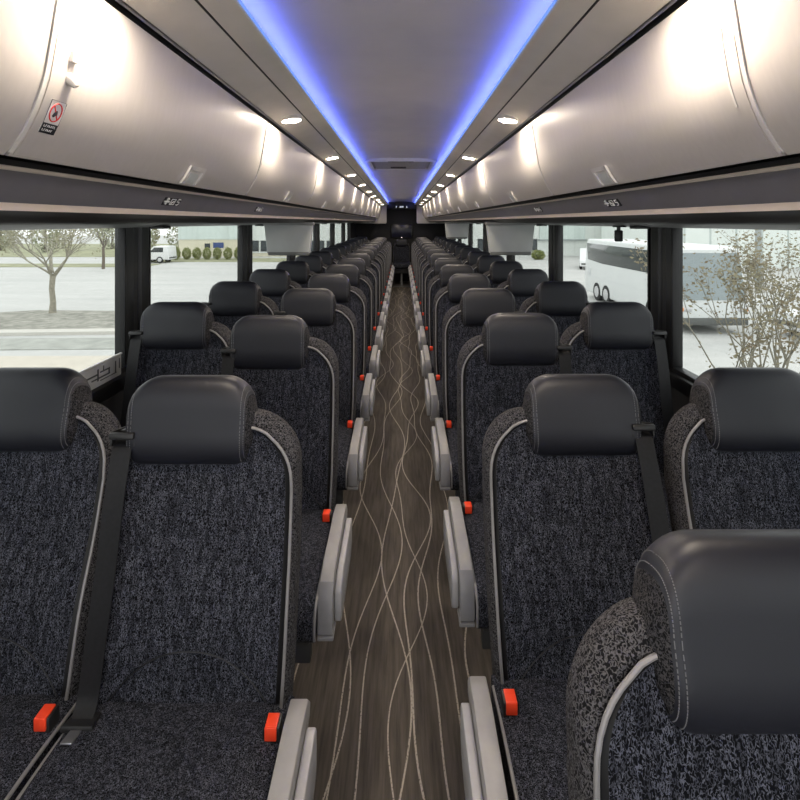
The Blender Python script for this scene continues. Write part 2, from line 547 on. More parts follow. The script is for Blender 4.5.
def belt_mesh(w):
    pts = [Vector(p) for p in belt_path(w)]
    # resample smoothly
    sm = []
    for i in range(len(pts) - 1):
        p0, p1, p2, p3 = pts[max(i - 1, 0)], pts[i], pts[i + 1], pts[min(i + 2, len(pts) - 1)]
        for k in range(5):
            t = k / 5
            sm.append(.5 * ((2 * p1) + (p2 - p0) * t + (2 * p0 - 5 * p1 + 4 * p2 - p3) * t * t + (3 * p1 - p0 - 3 * p2 + p3) * t ** 3))
    sm.append(pts[-1])
    v, f = [], []
    us = (-1, -.35, .35, 1)
    for th in (0, .0022):
        for p in sm:
            for u in us:
                v.append(p + Vector((u * .0235, th + (.0006 if abs(u) < .5 else 0), w * -u * .0)))
    m, n = 4, len(sm)
    for th in range(2):
        o = th * m * n
        for j in range(n - 1):
            for i in range(m - 1):
                f.append((o + j * m + i, o + j * m + i + 1, o + (j + 1) * m + i + 1, o + (j + 1) * m + i))
    for j in range(n - 1):
        for i in (0, m - 1):
            f.append((j * m + i, (j + 1) * m + i, m * n + (j + 1) * m + i, m * n + j * m + i))
    return MB().add(v, f).me('seat_belt', ['belt_webbing'])
def belt_guide_mesh(w):
    mb = MB()
    c = w * .190
    mb.box(c - .026, c + .026, .0, .062, .568, .588, .006)
    mb.box(c - .030, c - .025, -.030, .05, .556, .590, .002); mb.box(c + .025, c + .030, -.030, .05, .556, .590, .002)
    mb.box(c - .030, c + .030, -.040, -.028, .572, .588, .004)
    return mb.me('belt_guide', ['black_plastic'])
def tongue_mesh(w):
    c = w * .205; mb = MB()
    mb.prism([(c - .034, -.072), (c + .034, -.072), (c + .030, -.03), (c - .030, -.03)], 'z', -.004, .010, .004)
    mb.box(c - .012 - w * .0, c + .012, -.105, -.07, -.001, .003, .001, 1)
    return mb.me('belt_tongue', ['black_plastic', 'steel'])
def buckle_mesh(a):
    c = a * .212; mb = MB()
    mb.box(c - .018, c + .018, -.0885, -.052, .535, .597, .005)
    mb.tube([(c, -.03, .53), (c, -.055, .545), (c, -.07, .57)], .009, 8)
    return mb.me('buckle', ['black_plastic'])
def release_mesh(a):
    c = a * .212
    mb = MB().box(c - .0125, c + .0125, -.088, -.058, .5955, .601, .002)
    mb.box(c - .0125, c + .0125, -.0925, -.0865, .573, .601, .002)
    return mb.me('release_button', ['red_plastic'])

STL = [stitch_mesh(t) for t in (-.955, -.90, .90, .955)]
SM = dict(panel=back_panel_mesh(), shell=back_shell_mesh(), piping=piping_mesh(), seam=seam_mesh(), head=headrest_mesh(),
          cushion=cushion_mesh(), base=base_mesh(), leg=leg_mesh())
for s in (-1, 1):
    SM['cp', s] = cushion_piping_mesh(s); SM['arm', s] = armrest_mesh(s); SM['armf', s] = arm_front_mesh(s); SM['armp', s] = arm_panel_mesh(s)
    SM['belt', s] = belt_mesh(s); SM['guide', s] = belt_guide_mesh(s); SM['tongue', s] = tongue_mesh(s); SM['buckle', s] = buckle_mesh(s); SM['rel', s] = release_mesh(s)

def make_seat(a, arm, loc, tilt, label, group, belt=True, dz=0, hx=0, ax=0):
    """a = sign of local x towards the aisle"""
    t = empty('coach_seat', loc, label, 'seat', group)
    pv, rt = (0, 0, PZ + dz), (-R(tilt), 0, 0)
    obj('backrest', SM['shell'], t, pv, rt)
    p = obj('back_panel', SM['panel'], t, pv, rt)
    obj('lumbar_seam', SM['seam'], p)
    q = obj('piping', SM['piping'], t, pv, rt); q['label'] = 'silver piping'
    h = obj('headrest', SM['head'], t, (-a * hx, 0, PZ + dz), rt); h['label'] = 'black leather headrest'
    for q in STL: obj('stitching', q, h)
    c = obj('seat_cushion', SM['cushion'], t)
    obj('cushion_piping', SM['cp', 1], c); obj('cushion_piping', SM['cp', -1], c)
    obj('seat_frame', SM['base'], t); obj('pedestal_leg', SM['leg'], t)
    if belt:
        bl = obj('seat_belt', SM['belt', -a], t, pv, rt)
        obj('belt_guide', SM['guide', -a], bl); obj('belt_tongue', SM['tongue', -a], bl)
        bk = obj('buckle', SM['buckle', a], t)
        r_ = obj('release_button', SM['rel', a], bk); r_['label'] = 'red release button'
    if arm:
        ar = obj('armrest', SM['arm', a], t, (a * ax, 0, 0)); ar['label'] = 'light grey armrest'
        obj('armrest_front', SM['armf', a], ar); obj('side_panel', SM['armp', a], ar)
    return t

ORD = ['first', 'second', 'third', 'fourth', 'fifth', 'sixth', 'seventh', 'eighth', 'ninth', 'tenth', 'eleventh', 'twelfth', 'thirteenth', 'fourteenth', 'fifteenth', 'last']
NR = 15
for s, sn in ((-1, 'left'), (1, 'right')):
    for r in range(1, NR + 1):
        D = 1.13 + .79 * (r - 1)
        Di, tl = D, 9
        if r == 1: Di, tl = (1.13, 11) if s < 0 else (1.185, 18)
        if r == 2: Di = 1.89 if s < 0 else 1.94
        o_ = ORD[r - 1] if r < NR else 'last'
        wt = {1: 'back fully shown', 2: 'partly hidden'}.get(r, '')
        make_seat(-s, True, ((-.475 if s < 0 else .462 if r == 1 else .468), Di, 0), tl, f'{o_} dark patterned aisle seat from the front, {sn} of the aisle, {wt}' if r < 3 else f'{o_} dark patterned aisle seat from the front, {sn} of the aisle',
                  f'aisle seats {sn} of the aisle', True, (-.012 if s < 0 else -.028) if r == 1 else 0, (.040 if s < 0 else .042 if r == 1 else .024), .018 if r == 1 and s > 0 else 0)
        Do = D + (.02 if r == 1 else .22)
        make_seat(-s, r > 0 and False, ((-.968 if s < 0 else .945 if r == 1 else .950), Do, 0), 17 if r == 1 else 9, f'{o_} dark patterned window seat from the front, along the {sn} windows', f'window seats along the {sn} windows', r < 10, 0 if r == 1 else .014, (.030 if s < 0 else .012 if r == 1 else .022))
make_seat(-1, True, (.450, .452, 0), 16, 'big cropped dark seat in the bottom right corner, ahead of every other row', 'aisle seats right of the aisle', True, -.014, .022)
# middle seat of the rear bench
t = make_seat(1, False, (.0, 13.30, .02), 5, 'dark middle seat at the far end of the aisle, under the rear screen', None, False, -.10)

# ------------------------------------------------------------------ setting: shell of the coach
Y0, Y1 = -1.6, 13.9
struct(MB().box(-1.30, 1.30, Y0, Y1, -.06, 0).obj('floor', 'carpet', smooth=False), 'grey brown aisle carpet with wandering pale lines', 'floor')
struct(MB().box(-.27, .27, 12.7, Y1 - .1, 0, .02, .004).obj('trim_1', 'seam_dark'), 'dark step at the far end of the aisle', 'step')
tr = struct(MB().box(-.27, .27, 12.685, 12.71, .005, .028, .003).obj('trim_2', 'chrome'), 'thin metal nosing on the step at the end of the aisle', 'step edge')

SILL = .94
PIL = [2.465 + 1.745 * k for k in range(-2, 6)]
for s, sn in ((-1, 'left'), (1, 'right')):
    mb = MB()
    mb.box(min(s * 1.275, s * 1.35), max(s * 1.275, s * 1.35), Y0, Y1, GZ + 1.0, SILL)
    mb.box(min(s * 1.29, s * 1.36), max(s * 1.29, s * 1.36), Y0, Y1, EYE, 2.36)
    mb.box(min(s * 1.26, s * 1.33), max(s * 1.26, s * 1.33), 12.3, Y1, SILL, EYE + .01)
    struct(mb.obj('wall_' + sn, 'wall_dark', smooth=False), f'dark {sn} side wall under and above the windows', 'wall')
    # sill ledge
    mb = MB().box(min(s * 1.25, s * 1.33), max(s * 1.25, s * 1.33), Y0, 12.3, SILL - .05, SILL + .012, .006)
    struct(mb.obj('baseboard_' + sn, 'pillar_black'), f'black window sill ledge along the {sn} wall', 'sill')
    # pillars
    for k, p in enumerate(PIL):
        prof = []
        h = .108
        # ribbed face toward the cabin
        xs = [(-h, 1.33), (-h, 1.29), (-h + .02, 1.28), (-h + .03, 1.268), (-h + .06, 1.266), (-h + .07, 1.285), (-h + .085, 1.285), (-h + .095, 1.264), (h - .07, 1.26), (h - .045, 1.265), (h - .035, 1.285), (h - .015, 1.285), (h, 1.288), (h, 1.33)]
        pts = [(s * x, p + y) for y, x in xs]
        mb = MB().prism(pts, 'z', SILL - .02, EYE + .01)
        o = struct(mb.obj('trim_%d' % (10 + k + (20 if s > 0 else 0)), 'pillar_black'), f'black ribbed pillar between two windows of the {sn} wall, number {k + 1} from the front', 'pillar')
    # windows
    edges = [Y0] + PIL + [12.3]
    for k in range(len(edges) - 1):
        a0 = edges[k] + (.108 if k else 0); a1 = edges[k + 1] - (.108 if k < len(edges) - 2 else 0)
        if a1 - a0 < .2: continue
        w = obj('window_%d' % (k + 1 + (20 if s > 0 else 0)), None)
        w.location = (s * 1.305, (a0 + a1) / 2, SILL)
        struct(w, f'large fixed side window of the coach, {ORD[k]} from the front on the {sn}', 'window')
        hl = (a1 - a0) / 2
        MB().box(-.003, .003, -hl, hl, .0, EYE - SILL).obj('pane', 'window_glass', w, smooth=False)
        fb = MB()
        fb.box(-.03, .02, -hl, -hl + .014, .01, EYE - SILL, .004); fb.box(-.03, .02, hl - .014, hl, .01, EYE - SILL, .004)
        fb.box(-.03, .02, -hl, hl, .0, .03, .004); fb.box(-.03, .02, -hl, hl, EYE - SILL - .02, EYE - SILL, .004)
        fb.obj('window_frame', 'trim_black', w)

# printed plate on the lower left window edge
mb = MB().box(-1.279, -1.273, 1.25, 2.29, SILL + .014, SILL + .104, .002)
zb = SILL + .03
for (ya, yb, za, zb2) in ((1.72, 1.84, .045, .052), (1.84, 1.848, .02, .07), (1.80, 1.93, .028, .034), (1.92, 1.928, .028, .055), (1.86, 1.93, .050, .056), (1.97, 1.977, .02, .07), (2.0, 2.007, .03, .075), (1.60, 1.70, .05, .06), (1.45, 1.58, .03, .04), (1.88, 1.886, .056, .075), (1.86, 1.98, .016, .020)):
    mb.box(-1.2735, -1.2715, ya + .27, yb + .27, zb + za - .012, zb + zb2 - .012, 0, 1)
pl = mb.obj('instruction_plate', ['plate_grey', 'ink_dark'])
tag(pl, 'grey printed plate with line drawing along the bottom of the front left window', 'sign')
mb = MB().box(-1.285, -1.272, .75, 2.30, SILL + .105, SILL + .112, .003)
mb.obj('plate_edge', 'paper_white', pl)

# roof, rear and front walls
struct(MB().box(-1.36, 1.36, Y0, Y1, 2.30, 2.36).obj('ceiling', 'wall_dark', smooth=False), 'outer roof of the coach above the lining', 'roof')
mb = MB().box(-1.34, 1.34, Y1 - .06, Y1, 0, 2.34)
struct(mb.obj('wall_rear', 'rear_black', smooth=False), 'black rear wall at the far end of the coach', 'wall')
# rear screen
scr = empty('rear_tv', (0, Y1 - .08, 1.41), 'dark bluish screen on the black rear wall above the last seats', 'screen')
MB().box(-.30, .30, -.03, .015, -.21, .19, .01).obj('bezel', 'black_plastic', scr)
m_, nt_, b_ = new_mat('screen_glass'); setc(b_, (.022, .022, .045), .25)
MB().box(-.265, .265, -.034, -.028, -.17, .165, .002).obj('display', 'screen_glass', scr)
MB().box(-.012, .012, -.04, -.03, -.195, -.178, .002).obj('indicator', 'indicator', scr)

# ceiling lining (arched centre panel), x/z relative to the eye
def az(z): return EYE + z
cp = []
for i in range(17):
    u = -1 + 2 * i / 16
    cp.append((u * .385, az(.520 + .030 * (1 - u * u))))
mb = MB().strip(cp, Y0, 13.45, 0, 30)
mb.strip([(x * (1 if abs(x) < .37 else 1.25), z + .03) for x, z in cp], Y0, 13.45, 0, 1)
struct(mb.obj('ceiling_lining', 'ceiling_vinyl'), 'pale arched centre ceiling panel washed with blue light', 'ceiling')
# rear bulkhead over the aisle with small display
bh = struct(MB().box(-.62, .62, 13.42, 13.50, az(.345), az(.56), .01).obj('trim_3', 'seam_dark'), 'grey bulkhead closing the far end of the ceiling', 'bulkhead')
dsp = empty('clock_display', (0, 13.415, az(.405)), 'small lit clock display at the far end of the ceiling', 'display')
MB().box(-.20, .20, -.012, .005, -.04, .04, .004).obj('housing', 'black_plastic', dsp)
mb = MB()
for x0, x1, z0, z1 in ((-.15, -.135, -.025, .025), (-.15, -.125, .018, .025), (-.05, -.03, -.025, .02), (-.02, .0, -.02, .02), (.02, .045, -.02, .025), (.13, .145, -.025, .025), (.12, .155, -.025, -.018)):
    mb.box(x0, x1, -.016, -.011, z0, z1)
mb.obj('lit_segments', 'display_white', dsp, smooth=False)

YB1 = 13.3                      # rear end of the bins
BINP = [(.525, .398), (.529, .372), (.534, .342), (.539, .311), (.544, .281), (.5485, .255), (.553, .23), (.564, .195), (.574, .170), (.588, .142), (.601, .121), (.615, .105)]
JO = [-.45, .79, 1.99, 3.235] + [3.235 + 1.2325 * k for k in range(1, 9)]
JO = [j for j in JO if j < YB1 - .4] + [YB1]
LY = [.86 + 1.232 * k for k in range(-1, 10)]

def bin_door_mesh(s, y0, y1):
    g = .004
    mb = MB(); th = .018
    out = [(s * x, az(z)) for x, z in BINP]
    inn = [(s * (x + th), az(z + .003)) for x, z in BINP]
    prof = out + inn[::-1]
    n = len(prof); v = [(p[0], y0 + g, p[1]) for p in prof] + [(p[0], y1 - g, p[1]) for p in prof]
    f = [(i, (i + 1) % n, n + (i + 1) % n, n + i) for i in range(n)]
    m = len(out)
    for i in range(m - 1):
        f.append((i, i + 1, n - 2 - i, n - 1 - i)); f.append((n + i, n + i + 1, n + n - 2 - i, n + n - 1 - i))
    mb.add(v, f)
    return mb
def on_bin(z):                  # surface x for a height
    for (x0, z0), (x1, z1) in zip(BINP, BINP[1:]):
        if z1 <= z <= z0:
            t = (z0 - z) / (z0 - z1); return x0 + (x1 - x0) * t
    return BINP[-1][0]
def patch(s, ya, yb, za, zb, off, th, n=8):
    """a thin raised patch following the bin face"""
    mb = MB(); v = []
    zz = [za + (zb - za) * i / n for i in range(n + 1)]
    for o in (off, off + th):
        for y in (ya, yb):
            v += [(s * (on_bin(z) - o), y, az(z)) for z in zz]
    m = n + 1; f = []
    for i in range(n):
        f += [(i, i + 1, m + i + 1, m + i), (2 * m + i, 2 * m + i + 1, 3 * m + i + 1, 3 * m + i), (i, i + 1, 2 * m + i + 1, 2 * m + i), (m + i, m + i + 1, 3 * m + i + 1, 3 * m + i)]
    f += [(0, m, 3 * m, 2 * m), (n, m + n, 3 * m + n, 2 * m + n)]
    return mb.add(v, f)

for s, sn in ((-1, 'left'), (1, 'right')):
    for k in range(len(JO) - 1):
        y0, y1 = JO[k], JO[k + 1]
        nm = {0: 'cropped pale overhead bin nearest the camera', 1: 'pale overhead bin with end strip'}.get(k, f'pale overhead luggage bin')
        extra = ' and sticker' if (s < 0 and k == 1) else ''
        b_ = empty('overhead_bin', (0, 0, 0), f'{nm}{extra}, {ORD[k]} from the front above the {sn} seats', 'luggage bin', f'overhead bins above the {sn} seats')
        bin_door_mesh(s, y0, y1).obj('door', 'bin_paint', b_)
        patch(s, y0 - .003, y0 + .005, .11, .385, .0, .003).obj('edge_trim', 'bin_trim', b_)
        patch(s, y0 + .010, y0 + .085, .108, .30, .0005, .0012).obj('end_strip', 'bin_paint', b_)
        yl = y0 + .60
        lt = patch(s, yl, yl + .10, .108, .155, .001, .004).obj('latch', 'latch_grey', b_)
        fm = MB()
        for (ya, yb, za, zb) in ((yl - .002, yl + .012, .108, .157), (yl + .088, yl + .102, .108, .157), (yl, yl + .10, .145, .157)):
            q_ = patch(s, ya, yb, za, zb, .004, .006); fm.add(q_.v, q_.f)
        fm.obj('latch_frame', 'bin_trim', lt)
        patch(s, yl + .022, yl + .078, .112, .138, .0045, .002).obj('latch_paddle', 'plate_grey', lt)
        if s > 0 and k == 1:
            patch(s, y0 + .036, y0 + .041, .19, .32, -.0005, .004).obj('gas_strut_cover', 'bin_trim', b_)
        if s < 0 and k == 1:
            # knob and bracket near the strip
            kn = MB()
            x = on_bin(.235)
            kn.tube([(s * (x + .004), y0 + .052, az(.247)), (s * (x - .006), y0 + .053, az(.238)), (s * (x - .013), y0 + .055, az(.228))], [.008, .010, .005], 12)
            kn.obj('knob', 'bin_trim', b_)
            patch(s, y0 + .044, y0 + .060, .268, .284, .001, .007).obj('bracket', 'bin_trim', b_)
            st_ = patch(s, y0 + .026, y0 + .061, .147, .200, .0018, .0012).obj('sticker', 'paper_white', b_)
            st_['label'] = 'white sticker with a red prohibition ring'
            patch(s, y0 + .026, y0 + .061, .147, .163, .003, .0006).obj('black_band', 'sign_black', st_)
            mb = MB()
            def P3(yy, zz, o=.0034): return (s * (on_bin(zz) - o), yy, az(zz))
            cy, cz = y0 + .0435, .1815
            ring = [P3(cy + .0128 * math.cos(q * math.pi / 14), cz + .0145 * math.sin(q * math.pi / 14)) for q in range(29)]
            mb.tube(ring, .0011, 6)
            mb.tube([P3(cy - .008, cz + .010), P3(cy, cz), P3(cy + .008, cz - .010)], .0010, 6)
            mb.obj('red_ring', 'red_ink', st_)
            mb = MB()
            mb.tube([P3(cy - .004, cz - .007), P3(cy - .001, cz - .002), P3(cy + .002, cz + .003)], [.002, .003, .0015], 6)
            mb.tube([P3(cy + .003, cz - .004), P3(cy + .002, cz + .001)], .0015, 6)
            mb.tube([P3(y0 + .026, .200), P3(y0 + .061, .200), P3(y0 + .061, .163)], .0004, 4)
            mb.tube([P3(y0 + .026, .200), P3(y0 + .026, .163)], .0004, 4)
            mb.obj('pictogram', 'sign_black', st_)
            mb = MB()
            for row, (zr, cnt) in enumerate(((.1585, 7), (.1520, 6))):
                for q in range(cnt):
                    ya = y0 + .030 + q * .0040
                    mb.tube([P3(ya, zr - .0018, .0038), P3(ya + .0006 * (q % 3), zr + .0018, .0038)], .0006, 4)
                    mb.tube([P3(ya, zr + (.0016 if q % 2 else -.0016), .0038), P3(ya + .0024, zr + (.0014 if q % 3 else -.0014), .0038)], .0005, 4)
            mb.obj('small_print', 'white_ink', st_)
        # bin box behind the door
        mb = MB().prism([(s * .56, az(.392)), (s * .60, az(.41)), (s * 1.285, az(.41)), (s * 1.285, az(.108)), (s * .66, az(.108)), (s * .60, az(.15)), (s * .575, az(.23))], 'y', y0 + .006, y1 - .006)
        mb.obj('bin_box', 'wall_dark', b_, smooth=False)
    # rear end cap of the bins
    capo = struct(MB().prism([(s * .40, az(.455)), (s * .62, az(.45)), (s * 1.285, az(.44)), (s * 1.285, az(-.04)), (s * .42, az(-.04)), (s * .40, az(-.01))], 'y', YB1 + .005, YB1 + .04, .004)
                  .obj('trim_%d' % (4 if s < 0 else 5), 'bin_paint'), f'pale end panel of the {sn} overhead bins at the rear', 'panel')
    # soffit with seam and chrome strip
    sof = [(.345, .470), (.404, .4497), (.407, .4525), (.410, .4485), (.455, .4335), (.505, .4165), (.512, .414)]
    P = [(s * x, az(z)) for x, z in sof]
    mb = MB().strip(P, Y0, YB1 + .1, [0, 1, 1, 0, 0, 0])
    mb.strip([(s * .345, az(.470)), (s * .3415, az(.474)), (s * .343, az(.482)), (s * .358, az(.482)), (s * .40, az(.470)), (s * .52, az(.43))], Y0, YB1 + .1, 0)
    struct(mb.obj('trim_%d' % (6 if s < 0 else 7), ['soffit_grey', 'seam_dark']), f'taupe sloped soffit holding the {sn} row of downlights', 'soffit')
    mb = MB().strip([(s * .512, az(.414)), (s * .516, az(.418)), (s * .519, az(.409)), (s * .521, az(.418)), (s * .530, az(.430)), (s * .545, az(.402)), (s * .56, az(.39))], Y0, YB1, [0, 0, 1, 1, 1, 1])
    struct(mb.obj('trim_%d' % (8 if s < 0 else 9), ['chrome', 'trim_black']), f'black and chrome channel along the top of the {sn} bins', 'trim')
    # service rail under the bins
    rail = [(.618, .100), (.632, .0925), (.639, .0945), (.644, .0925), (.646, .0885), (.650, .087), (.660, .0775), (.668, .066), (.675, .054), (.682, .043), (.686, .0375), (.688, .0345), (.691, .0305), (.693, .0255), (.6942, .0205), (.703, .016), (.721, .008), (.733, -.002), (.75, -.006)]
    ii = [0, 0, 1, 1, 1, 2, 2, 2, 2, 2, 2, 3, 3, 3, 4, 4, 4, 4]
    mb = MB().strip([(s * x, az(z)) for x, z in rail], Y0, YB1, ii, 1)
    mb.strip([(s * .75, az(-.006)), (s * .80, az(-.003)), (s * 1.06, az(.004)), (s * 1.31, az(.004))], Y0, YB1, 4)
    mb.strip([(s * .618, az(.103)), (s * .70, az(.103)), (s * 1.30, az(.107))], Y0, YB1, 0)
    struct(mb.obj('trim_%d' % (50 if s < 0 else 51), ['trim_black', 'rail_tan_glare', 'rail_grey', 'rail_tan_glare', 'rail_brown']), f'curved metallic service rail under the {sn} bins', 'rail')
    # roller-shade boxes below the rail, one per window
    for k in range(1, len(edges) - 1):
        a0 = edges[k] - .13; a1 = edges[k + 1] - .16
        o = MB().prism([(s * 1.10, az(.006)), (s * 1.28, az(.006)), (s * 1.28, az(-.022)), (s * 1.23, az(-.026)), (s * 1.14, az(-.012))], 'y', a0, a1, .003).obj('shade_box', 'shade_grey')
        tag(o, f'grey roller shade case above the {ORD[k]} window from the front on the {sn}', 'shade', f'shade cases above the {sn} windows')
        tb = MB().box(min(s * 1.15, s * 1.22), max(s * 1.15, s * 1.22), a0 + .10, a0 + .18, az(-.034), az(-.018), .004).obj('pull_tab', 'black_plastic', o)
    # LED strip lamp along the inner soffit edge
    mb = MB()
    nseg = 50
    for q in range(nseg):
        ya = Y0 + (13.4 - Y0) * q / nseg; yb = Y0 + (13.4 - Y0) * (q + 1) / nseg
        v = [(s * .347, ya, az(.4835)), (s * .347, yb, az(.4835)), (s * .355, yb, az(.4835)), (s * .355, ya, az(.4835))]
        mb.add(v, [(0, 1, 2, 3)])
    o = MB().prism([(s * .3355, az(.4725)), (s * .3405, az(.4715)), (s * .3425, az(.4815)), (s * .3395, az(.4815))], 'y', Y0, 13.4).obj('light_strip', 'led_edge', smooth=False)
    mb.obj('led_tape', 'led_blue', o, smooth=False)
    tag(o, f'glowing blue light strip along the {sn} edge of the ceiling panel', 'lamp', 'blue ceiling light strips')
    # downlights
    for k, y in enumerate(LY):
        xl, zl = s * .452, az(.4345)
        l = empty('downlight', (xl, y, zl), f'round warm ceiling downlight, {ORD[k]} from the front in the {sn} row', 'lamp', f'downlights in the {sn} soffit')
        ang = math.atan2(.017, .05) * s
        l.location.z -= .006; l.rotation_euler = (0, ang * .5, 0)
        v, f = [], []
        n = 24
        for r0, zz in ((.045, .018), (.046, -.006), (.040, -.008), (.036, -.004)):
            v += [(r0 * math.cos(2 * math.pi * q / n), r0 * math.sin(2 * math.pi * q / n), zz) for q in range(n)]
        for a in range(3):
            for q in range(n): f.append((a * n + q, a * n + (q + 1) % n, (a + 1) * n + (q + 1) % n, (a + 1) * n + q))
        MB().add(v, f).obj('lamp_ring', 'bin_trim', l)
        v = [(.037 * math.cos(2 * math.pi * q / n), .037 * math.sin(2 * math.pi * q / n), -.0045) for q in range(n)]
        MB().add(v, [tuple(range(n))]).obj('lens', 'lamp_glow', l, smooth=False)
    # seat-number plates on the rail
    for k, y in enumerate((1.48, 2.38) if s < 0 else (1.57, 2.42)):
        def RP(w, yy, o):       # w: height 0..1 across the slope between two rail points
            return (s * (.678 - .014 * w - o), yy, az(.050 + .0215 * w) - o * .5)
        o = empty('seat_sign', (0, 0, 0), f'small dark seat-number plate with pictograms on the {sn} rail, {"larger one nearer the camera" if k == 0 else "farther one"}', 'sign', 'seat signs on the service rails')
        h_ = .052
        mb = MB()
        v = [RP(0, y - h_, .001), RP(1, y - h_, .001), RP(1, y + h_, .001), RP(0, y + h_, .001), RP(0, y - h_, .003), RP(1, y - h_, .003), RP(1, y + h_, .003), RP(0, y + h_, .003)]
        mb.add(v, [(0, 1, 2, 3), (4, 5, 6, 7), (0, 1, 5, 4), (1, 2, 6, 5), (2, 3, 7, 6), (3, 0, 4, 7)])
        mb.obj('plate', 'sign_black', o, smooth=False)
        mb = MB()
        def ln(pts, r=.0016): mb.tube([RP(w, y + q, .0036) for w, q in pts], r, 5)
        d = 1 if s < 0 else -1
        c0 = -d * .038
        ln([(.15, c0 - .0), (.85, c0)], .003); ln([(.5, c0 - .014), (.5, c0 + .014)], .003); ln([(.85, c0 - .004), (.85, c0 + .004)], .004)
        ln([(.15, -.012), (.85, -.012), (.85, .012), (.15, .012), (.15, -.012)]); ln([(.3, -.006), (.6, .006)], .002)
        c1 = d * .036; w_ = .008 * d
        ln([(.88, c1 + w_), (.88, c1 - w_), (.55, c1 - w_), (.55, c1 + w_ * .6), (.35, c1 + w_), (.15, c1 + w_ * .4), (.15, c1 - w_)], .0018)
        mb.obj('pictograms', 'white_ink', o)

# roof vent in the ceiling panel
v_ = empty('roof_vent', (0, 4.66, az(.548)), 'rectangular grey vent hatch with pale frame in the centre of the ceiling', 'vent')
mb = MB()
fr_ = .035
mb.box(-.31, .31, -.38, -.33, -.030, .0, .006); mb.box(-.31, .31, .33, .38, -.030, .0, .006)
mb.box(-.31, -.265, -.38, .38, -.034, .0, .006); mb.box(.265, .31, -.38, .38, -.034, .0, .006)
mb.obj('vent_frame', 'vent_white', v_)
MB().box(-.27, .27, -.335, .335, -.016, .0, .002).obj('vent_panel', 'vent_grey', v_)
mb = MB()
for q in range(9): mb.box(-.24, .24, -.30 + q * .075, -.28 + q * .075, -.021, -.015, .002)
mb.obj('vent_louvre', 'vent_grey', v_)
MB().box(-.10, .05, .15, .24, -.026, -.014, .004).obj('vent_catch', 'trim_black', v_)
MB().box(-.11, .11, -.37, -.34, -.0335, -.029, .002).obj('vent_lettering', 'shade_grey', v_)

# drop-down monitors above the window seats
for x, y, lb in ((-.855, 3.83, 'grey drop-down screen housing hanging below the left rail'), (.845, 3.86, 'larger grey drop-down screen housing hanging below the right rail'), (.845, 7.6, 'smaller far grey drop-down screen housing on the right, nearer the rear')):
    o = empty('hanging_screen', (x, y, az(-.003)), lb, 'screen', 'drop-down screens')
    w = .185
    MB().prism([(-w, -.012), (w, -.012), (w - .022, -.232), (w - .04, -.24), (-w + .04, -.24), (-w + .022, -.232)], 'y', -.02, .03, .008).obj('housing', 'screen_housing', o)
    MB().prism([(-w + .028, -.225), (w - .028, -.225), (w - .034, -.252), (-w + .034, -.252)], 'y', -.026, .036, .006).obj('lower_edge', 'screen_edge', o)
    MB().box(-w - .008, w + .008, -.03, .03, -.022, .002, .005).obj('hinge_bar', 'shade_grey', o)
    MB().prism([(-w + .03, -.04), (w - .03, -.04), (w - .046, -.215), (-w + .046, -.215)], 'y', .028, .034, .002).obj('display', 'screen_glass', o)

# small black hanging device at the right windows
o = empty('hanging_camera', (1.16, 2.66, az(-.018)), 'small black box hanging from the right window header', 'camera')
MB().box(-.018, .018, -.018, .018, -.086, -.025, .007).obj('body', 'black_plastic', o)
MB().cyl((0, 0, -.018), 'z', .010, .02, 12).obj('stem', 'black_plastic', o)
MB().box(-.026, .034, -.02, .02, -.010, .0, .003).obj('mount', 'black_plastic', o)

# ------------------------------------------------------------------ outdoors
struct(MB().add([(-120, -40, GZ), (120, -40, GZ), (120, 160, GZ), (-120, 160, GZ)], [(0, 1, 2, 3)]).obj('ground', 'asphalt', smooth=False), 'pale grey car park around the coach', 'car park')
def px(x, y, dz=0):            # ground point seen at a photo pixel (survey helper for laying out the car park)
    d = (EYE - GZ) * 501 / (y - 222); return (.03 + (x - 402) * d / 501, d)
def slab(name, pts, z, mat, label, cat):
    n = len(pts); v = [(p[0], p[1], GZ) for p in pts] + [(p[0], p[1], GZ + z) for p in pts]
    f = [tuple(range(n, 2 * n))] + [(i, (i + 1) % n, n + (i + 1) % n, n + i) for i in range(n)]
    return struct(MB().add(v, f).obj(name, mat, smooth=False), label, cat)
slab('ground_island', [(-24, 18.6), (-9.5, 19.4), (-9.5, 23.0), (-17, 23.3), (-24, 20.5)], .10, 'mulch', 'mulched island in the car park around the near tree', 'planting bed')
slab('kerb_island', [(-24, 17.9), (-9.2, 18.8), (-9.2, 19.35), (-24, 18.5)], .12, 'kerb', 'pale kerb in front of the tree island', 'kerb')
slab('ground_strip', [(-24, 16.0), (-7, 16.6), (-7, 18.2), (-24, 17.6)], .03, 'grey_strip', 'grey green strip between kerb and walkway', 'ground')
slab('sidewalk', [(-24, 12.2), (-5, 12.2), (-5, 15.6), (-24, 15.4)], .05, 'sidewalk', 'cream concrete walkway beside the coach', 'walkway')
slab('lawn', [(-60, 46.5), (-24, 46.5), (-24, 50), (-60, 50)], .05, 'lawn', 'strip of yellow green lawn across the car park', 'lawn')
slab('lawn_hedge', [(-27, 52.5), (-8, 52.5), (-8, 57.5), (-27, 57.5)], .05, 'lawn', 'lawn under the clipped shrubs by the building', 'lawn')
slab('lawn_far', [(-90, 60), (-29, 60), (-29, 95), (-90, 95)], .05, 'lawn', 'far lawn under the background trees', 'lawn')

